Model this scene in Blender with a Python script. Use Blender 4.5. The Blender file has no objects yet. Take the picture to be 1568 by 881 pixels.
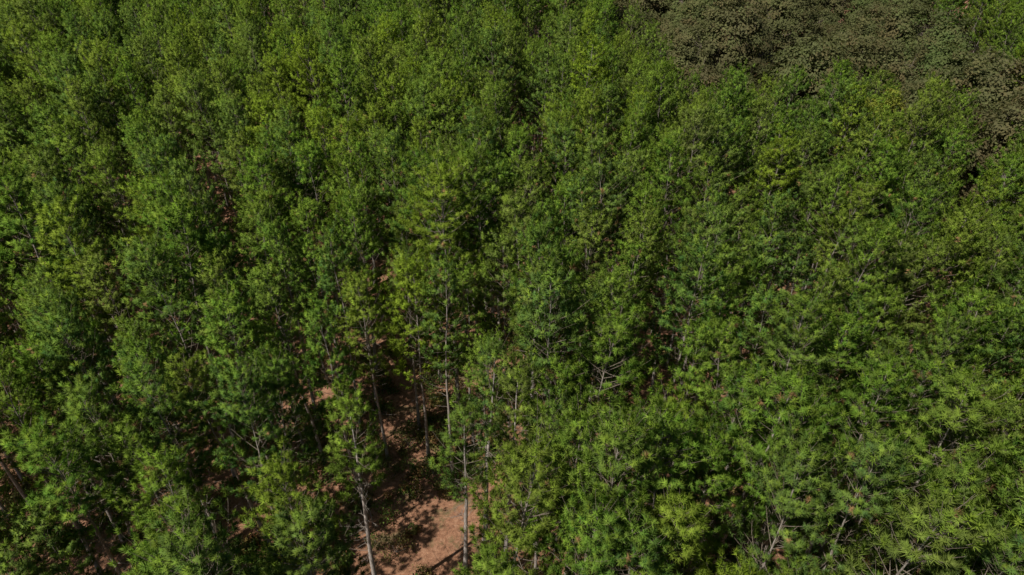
import bpy, math, random
import numpy as np
rng=np.random.default_rng(7)
scene=bpy.context.scene
scene.view_settings.view_transform='Standard'
scene.view_settings.look='None'
scene.view_settings.exposure=0
UP=np.array([0,0,1.0])
def nrm(a): 
    a=np.asarray(a,float); return a/(np.linalg.norm(a,axis=-1,keepdims=True)+1e-9)

# ---------------------------------------------------------------- materials
def newmat(name):
    m=bpy.data.materials.new(name); m.use_nodes=True
    nt=m.node_tree; nt.nodes.clear()
    out=nt.nodes.new('ShaderNodeOutputMaterial')
    return m,nt,out
def N(nt,t,**k):
    n=nt.nodes.new(t)
    for a,b in k.items(): setattr(n,a,b)
    return n
def ramp(nt,stops,interp='LINEAR'):
    r=nt.nodes.new('ShaderNodeValToRGB'); r.color_ramp.interpolation=interp
    e=r.color_ramp.elements
    while len(e)<len(stops): e.new(0.5)
    for i,(p,c) in enumerate(stops):
        e[i].position=p; e[i].color=(*c,1)
    return r
def mix(nt,a,b,f,mode='MIX'):
    m=nt.nodes.new('ShaderNodeMix'); m.data_type='RGBA'; m.blend_type=mode
    for s,v in ((m.inputs[0],f),(m.inputs[6],a),(m.inputs[7],b)):
        if isinstance(v,(int,float)): s.default_value=v
        elif isinstance(v,tuple): s.default_value=(*v,1)
        else: nt.links.new(v,s)
    return m.outputs[2]
def foliage_mat(name,stops,tipcol,deadcol,transl=0.36,gain=1.32):
    m,nt,out=newmat(name); L=nt.links
    oi=N(nt,'ShaderNodeObjectInfo')
    r=ramp(nt,stops); L.new(oi.outputs['Random'],r.inputs[0])
    at=N(nt,'ShaderNodeAttribute',attribute_name='tint')
    sep=N(nt,'ShaderNodeSeparateColor'); L.new(at.outputs['Color'],sep.inputs[0])
    c=mix(nt,r.outputs[0],tipcol,sep.outputs[0])
    c=mix(nt,c,deadcol,sep.outputs[2])
    mr=N(nt,'ShaderNodeMapRange'); L.new(sep.outputs[1],mr.inputs[0])
    mr.inputs[3].default_value=0.48*gain; mr.inputs[4].default_value=1.52*gain
    hs=N(nt,'ShaderNodeHueSaturation'); L.new(c,hs.inputs['Color']); L.new(mr.outputs[0],hs.inputs['Value'])
    p=N(nt,'ShaderNodeBsdfDiffuse'); L.new(hs.outputs[0],p.inputs['Color'])
    t=N(nt,'ShaderNodeBsdfTranslucent'); 
    tc=mix(nt,hs.outputs[0],(1.05,1.1,0.7),1.0,'MULTIPLY'); L.new(tc,t.inputs['Color'])
    ms=N(nt,'ShaderNodeMixShader'); ms.inputs[0].default_value=transl
    L.new(p.outputs[0],ms.inputs[1]); L.new(t.outputs[0],ms.inputs[2]); L.new(ms.outputs[0],out.inputs[0])
    return m
needle=foliage_mat('pine_needles',[(0,(.055,.130,.036)),(.2,(.080,.172,.024)),(.4,(.115,.182,.030)),(.6,(.062,.130,.038)),(.8,(.125,.162,.040)),(.93,(.160,.230,.018)),(1,(.105,.130,.048))],
    (.170,.25,.028),(.22,.14,.065))
hleaf=foliage_mat('hardwood_leaves',[(0,(.080,.095,.040)),(.4,(.100,.100,.046)),(.7,(.110,.096,.052)),(1,(.08,.115,.038))],
    (.11,.13,.045),(.14,.09,.05))
yleaf=foliage_mat('yellow_green_leaves',[(0,(.13,.19,.03)),(1,(.18,.19,.03))],(.24,.26,.04),(.2,.12,.04))
sleaf=foliage_mat('shrub_leaves',[(0,(.06,.12,.025)),(.5,(.09,.15,.03)),(.8,(.15,.15,.06)),(1,(.2,.12,.055))],(.14,.21,.05),(.26,.13,.06),.35,1.1)
def bark_mat(name,c1,c2,c3):
    m,nt,out=newmat(name); L=nt.links
    tc=N(nt,'ShaderNodeTexCoord'); mp=N(nt,'ShaderNodeMapping'); mp.inputs['Scale'].default_value=(9,9,2.2)
    L.new(tc.outputs['Object'],mp.inputs[0])
    n=N(nt,'ShaderNodeTexNoise'); n.inputs['Scale'].default_value=3; n.inputs['Detail'].default_value=4; L.new(mp.outputs[0],n.inputs['Vector'])
    r=ramp(nt,[(.3,c1),(.5,c2),(.7,c3)]); L.new(n.outputs[0],r.inputs[0])
    p=N(nt,'ShaderNodeBsdfDiffuse'); L.new(r.outputs[0],p.inputs['Color'])
    L.new(p.outputs[0],out.inputs[0]); return m
bark=bark_mat('pine_bark',(.17,.14,.12),(.30,.26,.23),(.42,.38,.35))
palebark=bark_mat('pale_pine_bark',(.24,.20,.18),(.42,.37,.34),(.55,.50,.47))
twigm=bark_mat('grey_twig',(.19,.16,.14),(.29,.25,.22),(.38,.34,.31))
limbm=bark_mat('limb_bark',(.10,.08,.06),(.17,.14,.11),(.26,.22,.18))

# ---------------------------------------------------------------- mesh builder
class MB:
    def __init__(s): s.v=[];s.f=[];s.m=[];s.t=[];s.n=0;s.sm=[];s.nn=[]
    def add(s,v,f,mat,tint=None,smooth=False,nn=None):
        v=np.asarray(v,float).reshape(-1,3)
        s.v.append(v); s.nn.append(np.zeros((len(v),3)) if nn is None else nn.reshape(-1,3))
        s.t.append(np.tile([0,.5,0],(len(v),1)) if tint is None else tint)
        f=np.asarray(f)+s.n
        s.f.append(f); s.m.append(np.full(len(f),mat)); s.sm.append(np.full(len(f),smooth)); s.n+=len(v)
    def tube(s,pts,rad,sides,mat):
        pts=np.asarray(pts,float); k=len(pts)
        d=nrm(np.gradient(pts,axis=0))
        a=nrm(np.cross(d,np.array([.31,.17,.93]) if abs(d[0][2])<.8 else np.array([1,.1,0])))
        b=np.cross(d,a)
        th=np.arange(sides)/sides*2*math.pi
        ring=pts[:,None]+np.asarray(rad)[:,None,None]*(np.cos(th)[None,:,None]*a[:,None]+np.sin(th)[None,:,None]*b[:,None])
        F=[]
        for i in range(k-1):
            for j in range(sides):
                j2=(j+1)%sides
                F.append((i*sides+j,i*sides+j2,(i+1)*sides+j2,(i+1)*sides+j))
        s.add(ring.reshape(-1,3),F,mat,None,True)
    def mesh(s,name,mats,custom=False):
        me=bpy.data.meshes.new(name)
        V=np.concatenate(s.v); T=np.concatenate(s.t)
        loops=np.concatenate([f.ravel() for f in s.f]); tot=np.concatenate([np.full(len(f),f.shape[1]) for f in s.f])
        st=np.concatenate([[0],np.cumsum(tot)[:-1]])
        me.vertices.add(len(V)); me.vertices.foreach_set('co',V.ravel().astype(np.float32))
        me.loops.add(len(loops)); me.loops.foreach_set('vertex_index',loops.astype(np.int32))
        me.polygons.add(len(tot)); me.polygons.foreach_set('loop_start',st.astype(np.int32)); 
        me.polygons.foreach_set('material_index',np.concatenate(s.m).astype(np.int32))
        me.polygons.foreach_set('use_smooth',np.concatenate(s.sm).astype(bool))
        at=me.color_attributes.new('tint','FLOAT_COLOR','POINT')
        at.data.foreach_set('color',np.concatenate([T,np.ones((len(T),1))],1).ravel().astype(np.float32))
        for m in mats: me.materials.append(m)
        me.update(calc_edges=True)
        if custom: me.normals_split_custom_set_from_vertices(np.concatenate(s.nn).tolist())
        return me

def needles(mb,P,D,Ln,OUT,n,nl,w,mat,R,tipamt,bright,dead):
    k=len(P)
    s=R.random((k,n))**0.7
    ang=np.radians(R.uniform(15,90,(k,n)))*(1.08-0.5*s)
    a=nrm(np.cross(D,R.normal(size=(k,3)))); b=np.cross(D,a)
    ph=R.random((k,n))*2*math.pi
    rad=np.cos(ph)[...,None]*a[:,None]+np.sin(ph)[...,None]*b[:,None]
    dirn=nrm(D[:,None]*np.cos(ang)[...,None]+rad*np.sin(ang)[...,None])
    base=P[:,None]+D[:,None]*(s*Ln[:,None])[...,None]
    L=(nl*R.uniform(.7,1.15,(k,n)))[...,None]
    tip=base+dirn*L; tip[...,2]-=0.02
    nn=nrm(dirn*.6+D[:,None]*.2+OUT[:,None]*.75+UP*.05+R.normal(0,.08,(k,n,3)))
    side=nrm(np.cross(dirn,R.normal(size=(k,n,3))))*w/2
    g=np.cross(side,dirn)
    sg=np.where((g*nn).sum(-1,keepdims=True)>0,1.0,-1.0); side=side*sg
    b2=base+dirn*L*.12
    V=np.stack([b2-side,b2+side,tip],2).reshape(-1,3)
    idx=np.arange(k*n)*3
    F=np.stack([idx,idx+1,idx+2],1)
    br=np.clip(bright[:,None]+R.normal(0,.04,(k,n)),0,1)
    T=np.zeros((k,n,3,3)); T[...,0]=(tipamt[:,None]*np.ones((k,n)))[...,None]; T[...,1]=br[...,None]; T[...,2]=dead[:,None,None]
    NN=np.repeat(nn[:,:,None],3,2)
    mb.add(V,F,mat,T.reshape(-1,3),True,NN)

def pine(seed,H=19,cb=9.5,rad=2.3,dens=1.0,lean=0.25,r0=.15,lod=0,ndead=12,bk=None):
    R=np.random.default_rng(seed); mb=MB()
    hs=np.linspace(0,H-.3,11)
    off=np.cumsum(R.normal(0,lean*.35,(11,2)),0)*(hs[:,None]/H)
    tp=np.concatenate([off,hs[:,None]],1)
    def trunk(h): return np.array([np.interp(h,hs,tp[:,0]),np.interp(h,hs,tp[:,1]),h])
    rr=lambda h: r0*(1-.55*(h/cb)) if h<cb else max(.018,r0*.45*(1-(h-cb)/(H-cb)*.92))
    tr=[rr(h)*(1.35 if i==0 else 1) for i,h in enumerate(hs)]
    mb.tube(tp,tr,8 if not lod else 5,0)
    P=[];D=[];Ln=[];TA=[];BR=[];DE=[]
    h=cb; az=R.random()*6.28
    CL=H-cb
    lop=R.uniform(.70,1.18,7)
    bsd=.15 if lod<2 else .11
    while h<H-.35:
        f=(h-cb)/CL
        prof=(.6+.4*min(1,f/.25)) if f<.25 else max(.12,1-((f-.25)/.75)**1.9*.87)
        nwh=R.integers(2,5)
        for j in range(nwh):
            az+=2.4+R.normal(0,.35)
            if R.random()<.10: continue
            L=rad*prof*R.uniform(.62,1.15)*lop[int((az%6.283)/6.284*7)]
            el0=math.radians(14+42*f+R.normal(0,9)); 
            dh=np.array([math.cos(az),math.sin(az),0])
            q=np.linspace(0,1,6)
            b0=trunk(h+R.uniform(-.15,.15))
            curve=.18+.2*f
            zz=L*(q*math.tan(el0)*.8+curve*q*q - (.12 if f<.3 else 0)*np.sin(q*3.1))
            wob=R.normal(0,.05*L,2)
            sidev=np.array([-dh[1],dh[0],0])
            pts=b0+dh*(q*L)[:,None]+UP*zz[:,None]+sidev*(np.sin(q*2.5)*wob[0]+q*q*wob[1])[:,None]
            br=.008+.008*L*(1 if f<.7 else .6)
            mb.tube(pts[[0,2,5]] if lod else pts,np.linspace(br,.006,3 if lod else 6),3 if lod else 4,3)
            inner=.36 if f<.6 else .2
            ntw=max(3,int(L*4.1*dens))
            deadlimb = f<.08 and R.random()<.45
            limbbr=R.normal(.5,.13)
            tw=np.sort(R.uniform(inner,1,ntw)); tw[-1]=1
            for kx,t in enumerate(tw):
                pt=np.array([np.interp(t,q,pts[:,c]) for c in range(3)])
                sgn=1 if kx%2 else -1
                ax=nrm(pts[min(5,int(t*5)+1)]-pts[max(0,min(4,int(t*5)))]+1e-6)
                spread=R.uniform(.5,1.1) if t<1 else .05
                d=nrm(ax*math.cos(spread)+sidev*sgn*math.sin(spread)+UP*R.uniform(.05,.5))
                tl=(.25+.55*(1-t)*min(L,1.6))*R.uniform(.6,1.2)
                e=pt+d*tl; 
                if not lod: mb.tube([pt,e],[.009,.005],3,3)
                if deadlimb and R.random()<.75: continue
                nt=1+int(tl>.36)
                for z in range(nt):
                    if z==0: pp=e-d*.14; dd=nrm(d+UP*.6)
                    else:
                        u=R.uniform(.25,.85); pp=pt+d*tl*u
                        dd=nrm(d*.6+np.cross(d,UP)*R.choice([-1,1])*.8+UP*R.uniform(.3,1)+R.normal(0,.15,3))
                    P.append(pp);D.append(dd);Ln.append(R.uniform(.2,.36))
                    TA.append(np.clip(R.normal(.1+.3*f+.25*(t>.85),.2 if lod<2 else .1),0,1)); BR.append(np.clip(limbbr+R.normal(0,bsd),0,1)); DE.append(1.0 if (R.random()<.012 and lod<2) else R.uniform(0,.12))
        h+=R.uniform(.28,.47)*(1 if f<.7 else .7)
    top=trunk(H-.3)
    for z in range(6):
        d=nrm(UP+R.normal(0,.3 if z else .05,3)); P.append(top+R.normal(0,.05,3)-UP*.1*z);D.append(d);Ln.append(.45 if z==0 else .3);TA.append(.6);BR.append(.7);DE.append(0)
    for i in range(ndead if not lod else 5):
        hh=R.uniform(cb*.5,cb+.8); a=R.random()*6.28; L=R.uniform(.4,1.6)
        d=nrm([math.cos(a),math.sin(a),R.uniform(-.25,.3)]); b0=trunk(hh)
        p1=b0+d*L*.5+UP*R.normal(0,.06); p2=b0+d*L+R.normal(0,.1,3)
        mb.tube([b0,p1,p2],[.020,.013,.006],3,1)
        if lod: continue
        for z in range(R.integers(1,4)):
            u=R.uniform(.4,.95); pp=b0+(p2-b0)*u; dd=nrm(d+R.normal(0,.6,3))*R.uniform(.2,.6)
            mb.tube([pp,pp+dd],[.009,.004],3,1)
    P=np.array(P); D=np.array(D)
    ax=np.stack([np.interp(P[:,2],hs,tp[:,0]),np.interp(P[:,2],hs,tp[:,1])],1)
    O=np.zeros_like(P); O[:,:2]=(P[:,:2]-ax)/rad; O[:,2]=.9*((P[:,2]-cb)/CL)-.22
    O=nrm(O)
    needles(mb,P,D,np.array(Ln),O,(46,28,20)[lod],.25,(.031,.045,.057)[lod],2,R,np.array(TA),np.array(BR),np.array(DE))
    return mb.mesh('pine_%d_%d'%(seed,lod),[bk or bark,twigm,needle,limbm],True)

def leafy(seed,H=15,R0=4.0,cbf=.3,ncl=120,per=80,lsz=.15,mat=None,cr=.5,name='hardwood',trunkr=.22):
    R=np.random.default_rng(seed); mb=MB()
    mb.tube([[0,0,0],[.1,0,H*.2],[0,.15,H*.4],[.1,.1,H*.75]],[trunkr*1.3,trunkr,trunkr*.8,.04],7,0)
    zb=H*cbf; hz=H-zb
    lph=R.uniform(0,6.28,6)
    C=[]
    for i in range(ncl):
        ct=R.uniform(-.25,1); a=R.random()*6.283; st=math.sqrt(1-ct*ct)
        lump=1+.13*math.sin(3*a+lph[0]+3*ct)+.12*math.sin(5*a+lph[1]-4*ct)+.10*math.sin(7*ct+lph[2]+2*a)
        rr=R.uniform(.88,1.0)*lump if R.random()<.88 else R.uniform(.4,.8)
        p=np.array([math.cos(a)*st*R0*rr,math.sin(a)*st*R0*rr,zb+hz*.35+ct*hz*.62*rr]); C.append(p)
    C=np.array(C)
    for i in range(9):
        a=i/9*6.28+R.normal(0,.2); e=np.array([math.cos(a)*R0*.6,math.sin(a)*R0*.6,zb+hz*R.uniform(.3,.8)])
        b0=np.array([.05,.1,zb*R.uniform(.7,1.5)]); mb.tube([b0,(b0+e)/2+R.normal(0,.2,3),e],[trunkr*.4,trunkr*.25,.03],5,1)
        dd=np.linalg.norm(C-e,axis=1)
        for k in np.argsort(dd)[:ncl//9]: mb.tube([e,C[k]],[.022,.006],3,1)
    k=len(C)
    OUT=nrm(C-np.array([0,0,zb+hz*.3]))
    offs=R.normal(0,cr,(k,per,3))*np.array([1,1,.7]); cp=C[:,None]+offs
    nn=nrm(nrm(offs)*.3+OUT[:,None]*1.0+UP*.1+R.normal(0,.08,(k,per,3)))
    n=nrm(R.normal(size=(k,per,3))*.4+nn); a=nrm(np.cross(n,R.normal(size=(k,per,3)))); b=np.cross(n,a)
    s=(lsz*R.uniform(.6,1.25,(k,per)))[...,None]
    V=np.stack([cp-a*s,cp-b*s*.6,cp+a*s,cp+b*s*.6],2).reshape(-1,3)
    idx=np.arange(k*per)*4; F=np.stack([idx,idx+1,idx+2,idx+3],1)
    T=np.zeros((k,per,4,3)); T[...,0]=R.uniform(0,.6,k)[:,None,None]; T[...,1]=np.clip(R.normal(.5,.11,k)[:,None]+R.normal(0,.03,(k,per)),0,1)[...,None]; T[...,2]=(R.random(k)**4*.5)[:,None,None]
    mb.add(V,F,2,T.reshape(-1,3),True,np.repeat(nn[:,:,None],4,2))
    return mb.mesh('%s_%d'%(name,seed),[bark,limbm,mat],True)

def shrub(seed,h=1.2,per=26,ncl=18):
    R=np.random.default_rng(seed); mb=MB(); C=[]
    for i in range(ncl):
        a=R.random()*6.28; r=R.random()**.6*h*.7; p=np.array([math.cos(a)*r,math.sin(a)*r,h*R.uniform(.25,1)*(1-.4*r/h)])
        C.append(p); mb.tube([[0,0,0],p],[.012,.004],3,0)
    C=np.array(C);k=len(C)
    cp=C[:,None]+R.normal(0,.15*h,(k,per,3)); cp[...,2]=np.abs(cp[...,2])
    n=nrm(R.normal(size=(k,per,3))+np.array([0,0,.8])); a=nrm(np.cross(n,R.normal(size=(k,per,3)))); b=np.cross(n,a)
    s=(.08*R.uniform(.6,1.3,(k,per)))[...,None]
    V=np.stack([cp-a*s,cp+b*s*.6,cp+a*s,cp-b*s*.6],2).reshape(-1,3)
    idx=np.arange(k*per)*4; F=np.stack([idx,idx+1,idx+2,idx+3],1)
    T=np.zeros((k,per,4,3)); T[...,0]=.3; T[...,1]=R.random(k)[:,None,None]; T[...,2]=(R.random(k)**3)[:,None,None]
    mb.add(V,F,1,T.reshape(-1,3))
    return mb.mesh('shrub_%d'%seed,[twigm,sleaf])

def deadtree(seed,H=15,name='dead'):
    R=np.random.default_rng(seed); mb=MB()
    mb.tube([[0,0,0],[.1,0,H*.3],[.25,.1,H*.6],[.2,.2,H*.85],[.35,.2,H]],[.17,.14,.10,.06,.02],8,0)
    def br(b,d,L,r,dep):
        m=b+d*L*.5+R.normal(0,.06*L,3); e=b+d*L+UP*.12*L+R.normal(0,.06*L,3)
        mb.tube([b,m,e],[r,r*.7,r*.3],4,0)
        if dep:
            for i in range(4):
                u=R.uniform(.35,.95); br(b+(e-b)*u,nrm(d+R.normal(0,.55,3)+UP*.2),L*.45,r*.45,dep-1)
    for i in range(22):
        h=R.uniform(.35,.97)*H; a=R.random()*6.28
        br(np.array([.22,.12,h]),nrm([math.cos(a),math.sin(a),R.uniform(.2,.9)]),R.uniform(.8,2.4)*(1.25-h/H),.04,2)
    return mb.mesh(name+'_mesh',[bark])

# ---------------------------------------------------------------- terrain
def hgt(x,y):
    x=np.asarray(x,float);y=np.asarray(y,float)
    z=.7*np.sin(x*.045+1)*np.sin(y*.05+.4)+.25*np.sin(x*.17)*np.cos(y*.15+1)
    z=z-3.0*np.exp(-(((x-48)/26)**2+((y-95)/30)**2))
    z=z+7*np.clip((y-60)/120,0,1)**1.3
    return z
def axis(lo,hi):
    a=np.arange(lo,hi+.1,1.5)
    out=[];s=4
    v=hi
    while v<1600: v+=s; out.append(v); s*=1.35
    inn=[];s=4;v=lo
    while v>-1600: v-=s; inn.append(v); s*=1.35
    return np.concatenate([inn[::-1],a,out])
gx=axis(-90,90); gy=axis(-5,130)
X,Y=np.meshgrid(gx,gy)
V=np.stack([X,Y,hgt(X,Y)],-1).reshape(-1,3)
nx=len(gx); ii=np.arange(len(gy)-1)[:,None]*nx+np.arange(nx-1)[None]
F=np.stack([ii,ii+1,ii+nx+1,ii+nx],-1).reshape(-1,4)
g=MB(); g.add(V,F,0,None,True)
m,nt,out=newmat('forest_floor'); L=nt.links
tc=N(nt,'ShaderNodeTexCoord')
def noise(s,d=6,r=.6):
    n=N(nt,'ShaderNodeTexNoise'); n.inputs['Scale'].default_value=s; n.inputs['Detail'].default_value=d; n.inputs['Roughness'].default_value=r; L.new(tc.outputs['Object'],n.inputs['Vector']); return n.outputs[0]
straw=ramp(nt,[(.3,(.15,.075,.045)),(.46,(.34,.17,.10)),(.6,(.46,.25,.155)),(.75,(.54,.36,.25))]); L.new(noise(3.5,8,.7),straw.inputs[0])
fine=ramp(nt,[(.35,(.5,.5,.5)),(.65,(1.15,1.1,1.05))]); L.new(noise(22,4,.7),fine.inputs[0])
c=mix(nt,straw.outputs[0],fine.outputs[0],1.0,'MULTIPLY')
gr=ramp(nt,[(.52,(0,0,0)),(.64,(.75,.75,.75))]); L.new(noise(.55,6,.7),gr.inputs[0])
c=mix(nt,c,(.12,.12,.05),gr.outputs[0])
p=N(nt,'ShaderNodeBsdfPrincipled'); p.inputs['Roughness'].default_value=.95; L.new(c,p.inputs['Base Color'])
b=N(nt,'ShaderNodeBump'); b.inputs['Distance'].default_value=.12; b.inputs['Strength'].default_value=.8; L.new(noise(9,8,.75),b.inputs['Height']); L.new(b.outputs[0],p.inputs['Normal'])
L.new(p.outputs[0],out.inputs[0])
ground=bpy.data.objects.new('ground',g.mesh('ground',[m])); scene.collection.objects.link(ground)

# ---------------------------------------------------------------- prototypes
par=[(1,19,9.4,2.2),(2,19.5,9.8,2.4,1.05),(3,18.5,9.4,2.1),(4,20,10.0,2.7,1.05),(5,18,8.8,2.2,.95),
       (6,19,10.0,2.35,1.1,.35),(7,19,9.2,2.2,.95,.3),(8,18,9.4,1.95,1.,.4),(9,19.5,9.6,2.5,1.1),(10,19,9.6,2.3,1.0)]
pines=[pine(*a) for a in par]+[pine(11,19,11.6,2.0,1.0,.2,.2,0,28,palebark),pine(12,19,12.2,1.9,1.0,.2,.2,0,30,palebark)]
pinesm=[pine(*a,**{'lod':1}) for a in par]
pinesf=[pine(*a,**{'lod':2}) for a in par]
hard=[leafy(21,15,4.1,.35,220,60,.18,hleaf,.42),leafy(22,13.5,3.6,.35,190,60,.18,hleaf,.42),leafy(23,16,4.6,.35,260,60,.18,hleaf,.42)]
yel=leafy(31,17,3.4,.4,210,75,.13,yleaf,.34,'yellow')
shr=[shrub(41,1.0),shrub(42,1.5),shrub(43,.7,24,14)]

# ---------------------------------------------------------------- layout (world metres)
corr=[
 (-3.4,5,-4.9,20.6,3.8),(-6.0,26.4,-6.2,30,3.8),(-9.5,26,-14.2,19.5,1.8),(-9.5,41,-11.5,51,1.2),
 (7.5,24,11.2,40,1.1),(1.4,55,2.3,70,1.2),(-26,52,-34,68,1.0),(36,46,47,60,1.5),
 (-18,16,-22,21,.9),(-24,36,-32,47,1.0),(-30,27,-40,38,.7),(28,44,36,58,.9),(-3,62,-5,68,.9)]
def inopen(x,y,ex=0):
    for x0,y0,x1,y1,w in corr:
        dx,dy=x1-x0,y1-y0; t=max(0,min(1,((x-x0)*dx+(y-y0)*dy)/(dx*dx+dy*dy)))
        if math.hypot(x-x0-t*dx,y-y0-t*dy)<w+ex: return True
    return False
poly=[(11,150),(13,112),(17,92),(24,75),(38,69),(52,66),(62,74),(67,100),(72,150)]
def inpoly(x,y,P):
    r=False;j=len(P)-1
    for i in range(len(P)):
        if (P[i][1]>y)!=(P[j][1]>y) and x<(P[j][0]-P[i][0])*(y-P[i][1])/(P[j][1]-P[i][1])+P[i][0]: r=not r
        j=i
    return r
hero=[(-8.6,23.4,10,19,.6),(-3.1,23.8,11,18.2,2.),(-.5,25.4,10,19.0,1.),(-1.9,28.2,11,18.6,4.),(1.0,33.5,11,19.5,0.),
      (-4.6,41.0,3,22,2.),(-2.2,43.5,8,21.6,1.),(-6.4,44.5,0,21.5,3.),(1.0,41.5,2,20.8,3.)]
near=[];mid=[];far=[]
for (x,y,i,H,r) in hero: near.append((x,y,i,H/19.,r,.95 if y<40 else 1.15))
cell=1.9; grid={}; cand=rng.uniform([-140,-8],[140,140],(80000,2)); stand=[]
for x,y in cand:
    if abs(x)>22+.84*max(y,0): continue
    gi,gj=int(x//cell),int(y//cell); ok=True
    md=2.48
    for a_ in (-2,-1,0,1,2):
        for b_ in (-2,-1,0,1,2):
            for q in grid.get((gi+a_,gj+b_),()):
                if (q[0]-x)**2+(q[1]-y)**2<md*md: ok=False;break
            if not ok: break
        if not ok: break
    if not ok: continue
    grid.setdefault((gi,gj),[]).append((x,y)); stand.append((x,y))
for x,y in stand:
        rr=rng.random(6); gg=rng.normal()
        if inopen(x,y) or rr[0]<.06: continue
        if inpoly(x,y,poly): continue
        if any(math.hypot(x-h[0],y-h[1])<2.2 for h in hero): continue
        sc=1+.085*gg 
        if rr[1]<.06: sc*=.8
        sc=min(sc,1.19)
        t=(x,y,int(rr[2]*10),sc,rr[3]*6.283,.9+.28*rr[4])
        if 9<y<29 and abs(x)<8+.7*y: near.append(t)
        elif math.hypot(x,y)<62: mid.append(t)
        else: far.append(t)
for (x,y,i,s,r,w) in near:
    o=bpy.data.objects.new('pine_tree',pines[i]); o.location=(x,y,float(hgt(x,y))-.05)
    o.rotation_euler=(rng.normal(0,.03),rng.normal(0,.03),r); o.scale=(w*s,w*s,s); scene.collection.objects.link(o)

def scatter(name,meshes,pts):
    col=bpy.data.collections.new(name+'_kinds')
    for k,me in enumerate(meshes): col.objects.link(bpy.data.objects.new('%s_kind_%02d'%(name,k),me))
    me=bpy.data.meshes.new(name)
    A=np.array(pts,float); n=len(A)
    me.vertices.add(n); co=np.stack([A[:,0],A[:,1],hgt(A[:,0],A[:,1])-.05],1); me.vertices.foreach_set('co',co.ravel().astype(np.float32))
    at=me.attributes.new('kind','INT','POINT'); at.data.foreach_set('value',A[:,2].astype(np.int32))
    at=me.attributes.new('scl','FLOAT_VECTOR','POINT'); at.data.foreach_set('vector',np.stack([A[:,3]*A[:,5],A[:,3]*A[:,5],A[:,3]],1).ravel().astype(np.float32))
    at=me.attributes.new('rot','FLOAT_VECTOR','POINT'); at.data.foreach_set('vector',np.stack([rng.normal(0,.03,n),rng.normal(0,.03,n),A[:,4]],1).ravel().astype(np.float32))
    ob=bpy.data.objects.new(name,me); scene.collection.objects.link(ob)
    ng=bpy.data.node_groups.new(name,'GeometryNodeTree')
    ng.interface.new_socket('Geometry',in_out='INPUT',socket_type='NodeSocketGeometry'); ng.interface.new_socket('Geometry',in_out='OUTPUT',socket_type='NodeSocketGeometry')
    gi=ng.nodes.new('NodeGroupInput'); go=ng.nodes.new('NodeGroupOutput')
    ip=ng.nodes.new('GeometryNodeInstanceOnPoints'); ci=ng.nodes.new('GeometryNodeCollectionInfo')
    ci.inputs['Collection'].default_value=col; ci.inputs['Separate Children'].default_value=True; ci.inputs['Reset Children'].default_value=True
    def na(nm,t):
        q=ng.nodes.new('GeometryNodeInputNamedAttribute'); q.data_type=t; q.inputs[0].default_value=nm; return q.outputs[0]
    l=ng.links
    l.new(gi.outputs[0],ip.inputs['Points']); l.new(ci.outputs[0],ip.inputs['Instance']); ip.inputs['Pick Instance'].default_value=True
    l.new(na('kind','INT'),ip.inputs['Instance Index'])
    e2r=ng.nodes.new('FunctionNodeEulerToRotation'); l.new(na('rot','FLOAT_VECTOR'),e2r.inputs[0]); l.new(e2r.outputs[0],ip.inputs['Rotation'])
    l.new(na('scl','FLOAT_VECTOR'),ip.inputs['Scale']); l.new(ip.outputs[0],go.inputs[0])
    md=ob.modifiers.new('scatter','NODES'); md.node_group=ng
    return ob
scatter('pine_forest',pinesm,mid)
scatter('distant_pine_forest',pinesf,far)
hp=[]
for i in range(0,12):
    for j in range(0,13):
        x=8+i*6.5+rng.normal(0,1.1)+(3.2 if j%2 else 0); y=56+j*6.3+rng.normal(0,1.1)
        if inpoly(x,y,poly): hp.append((x,y,rng.integers(0,3),rng.uniform(.7,1.3),rng.random()*6.28,1))
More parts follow.
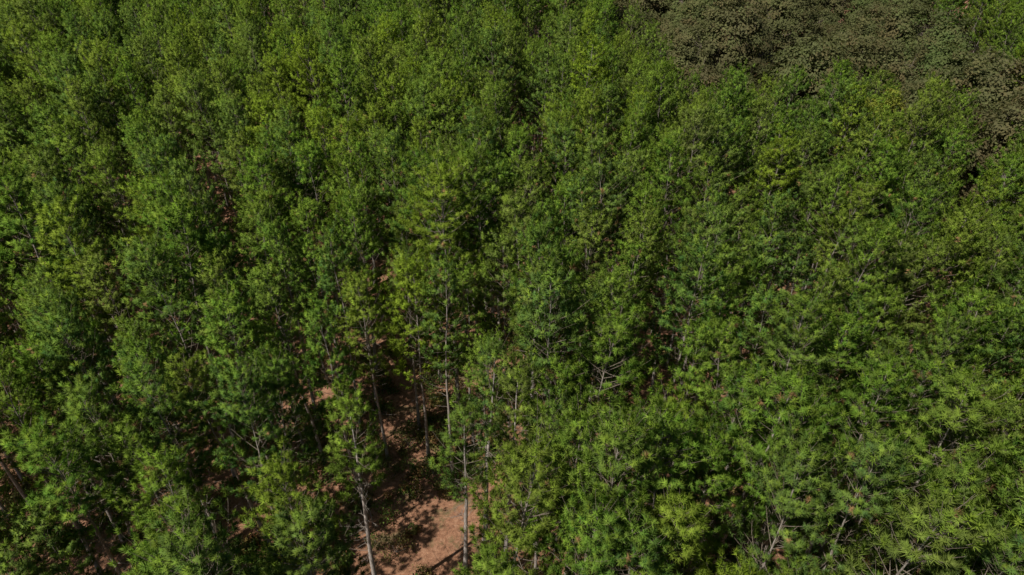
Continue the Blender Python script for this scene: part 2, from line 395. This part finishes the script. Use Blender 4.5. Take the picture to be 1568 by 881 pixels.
scatter('hardwood_grove',hard,hp)
for (x,y,s) in [(36,64.5,1.15),(-62,95,.95),(58,40,.8)]:
    o=bpy.data.objects.new('yellow_green_tree',yel); o.location=(x,y,float(hgt(x,y))); o.scale=(s*.9,s*.9,s); o.rotation_euler=(0,0,x); scene.collection.objects.link(o)
dt=deadtree(5); 
for (x,y,s) in [(43.0,54.5,1.15),(-25,26,.85)]:
    o=bpy.data.objects.new('dead_tree',dt); o.location=(x,y,float(hgt(x,y))); o.scale=(s,s,s); o.rotation_euler=(0,.05,x); scene.collection.objects.link(o)
sp=[]
for i in range(3200):
    y=rng.uniform(5,80); x=rng.uniform(-1,1)*(15+.82*y)
    if inopen(x,y) and x<14 and rng.random()<.55: continue
    sp.append((x,y,rng.integers(0,3),rng.uniform(.4,1.35),rng.random()*6.28,1))
scatter('undergrowth_shrubs',shr,sp)

# ---------------------------------------------------------------- light, camera
el=math.radians(54); sd=np.array([-.68,-.56]); sd/=np.linalg.norm(sd)
w=bpy.data.worlds.new('World'); scene.world=w; w.use_nodes=True
nt=w.node_tree; bg=nt.nodes['Background']; sky=nt.nodes.new('ShaderNodeTexSky'); sky.sky_type='NISHITA'; sky.sun_disc=False
sky.sun_elevation=el; sky.sun_rotation=math.atan2(sd[0],sd[1]); nt.links.new(sky.outputs[0],bg.inputs[0]); bg.inputs[1].default_value=.055
sl=bpy.data.lights.new('sun','SUN'); sl.energy=5; sl.angle=math.radians(.5); sl.color=(1,.95,.85)
so=bpy.data.objects.new('sun',sl); scene.collection.objects.link(so)
from mathutils import Vector
so.rotation_euler=Vector((sd[0]*math.cos(el),sd[1]*math.cos(el),math.sin(el))).to_track_quat('Z','Y').to_euler()
cd=bpy.data.cameras.new('camera'); cd.lens=24; cd.sensor_width=36; cd.clip_end=5000
co=bpy.data.objects.new('camera',cd); scene.collection.objects.link(co); co.location=(0,0,43.5); co.rotation_euler=(math.radians(90-36.5),0,0)
scene.camera=co
print('near',len(near),'far',len(far))
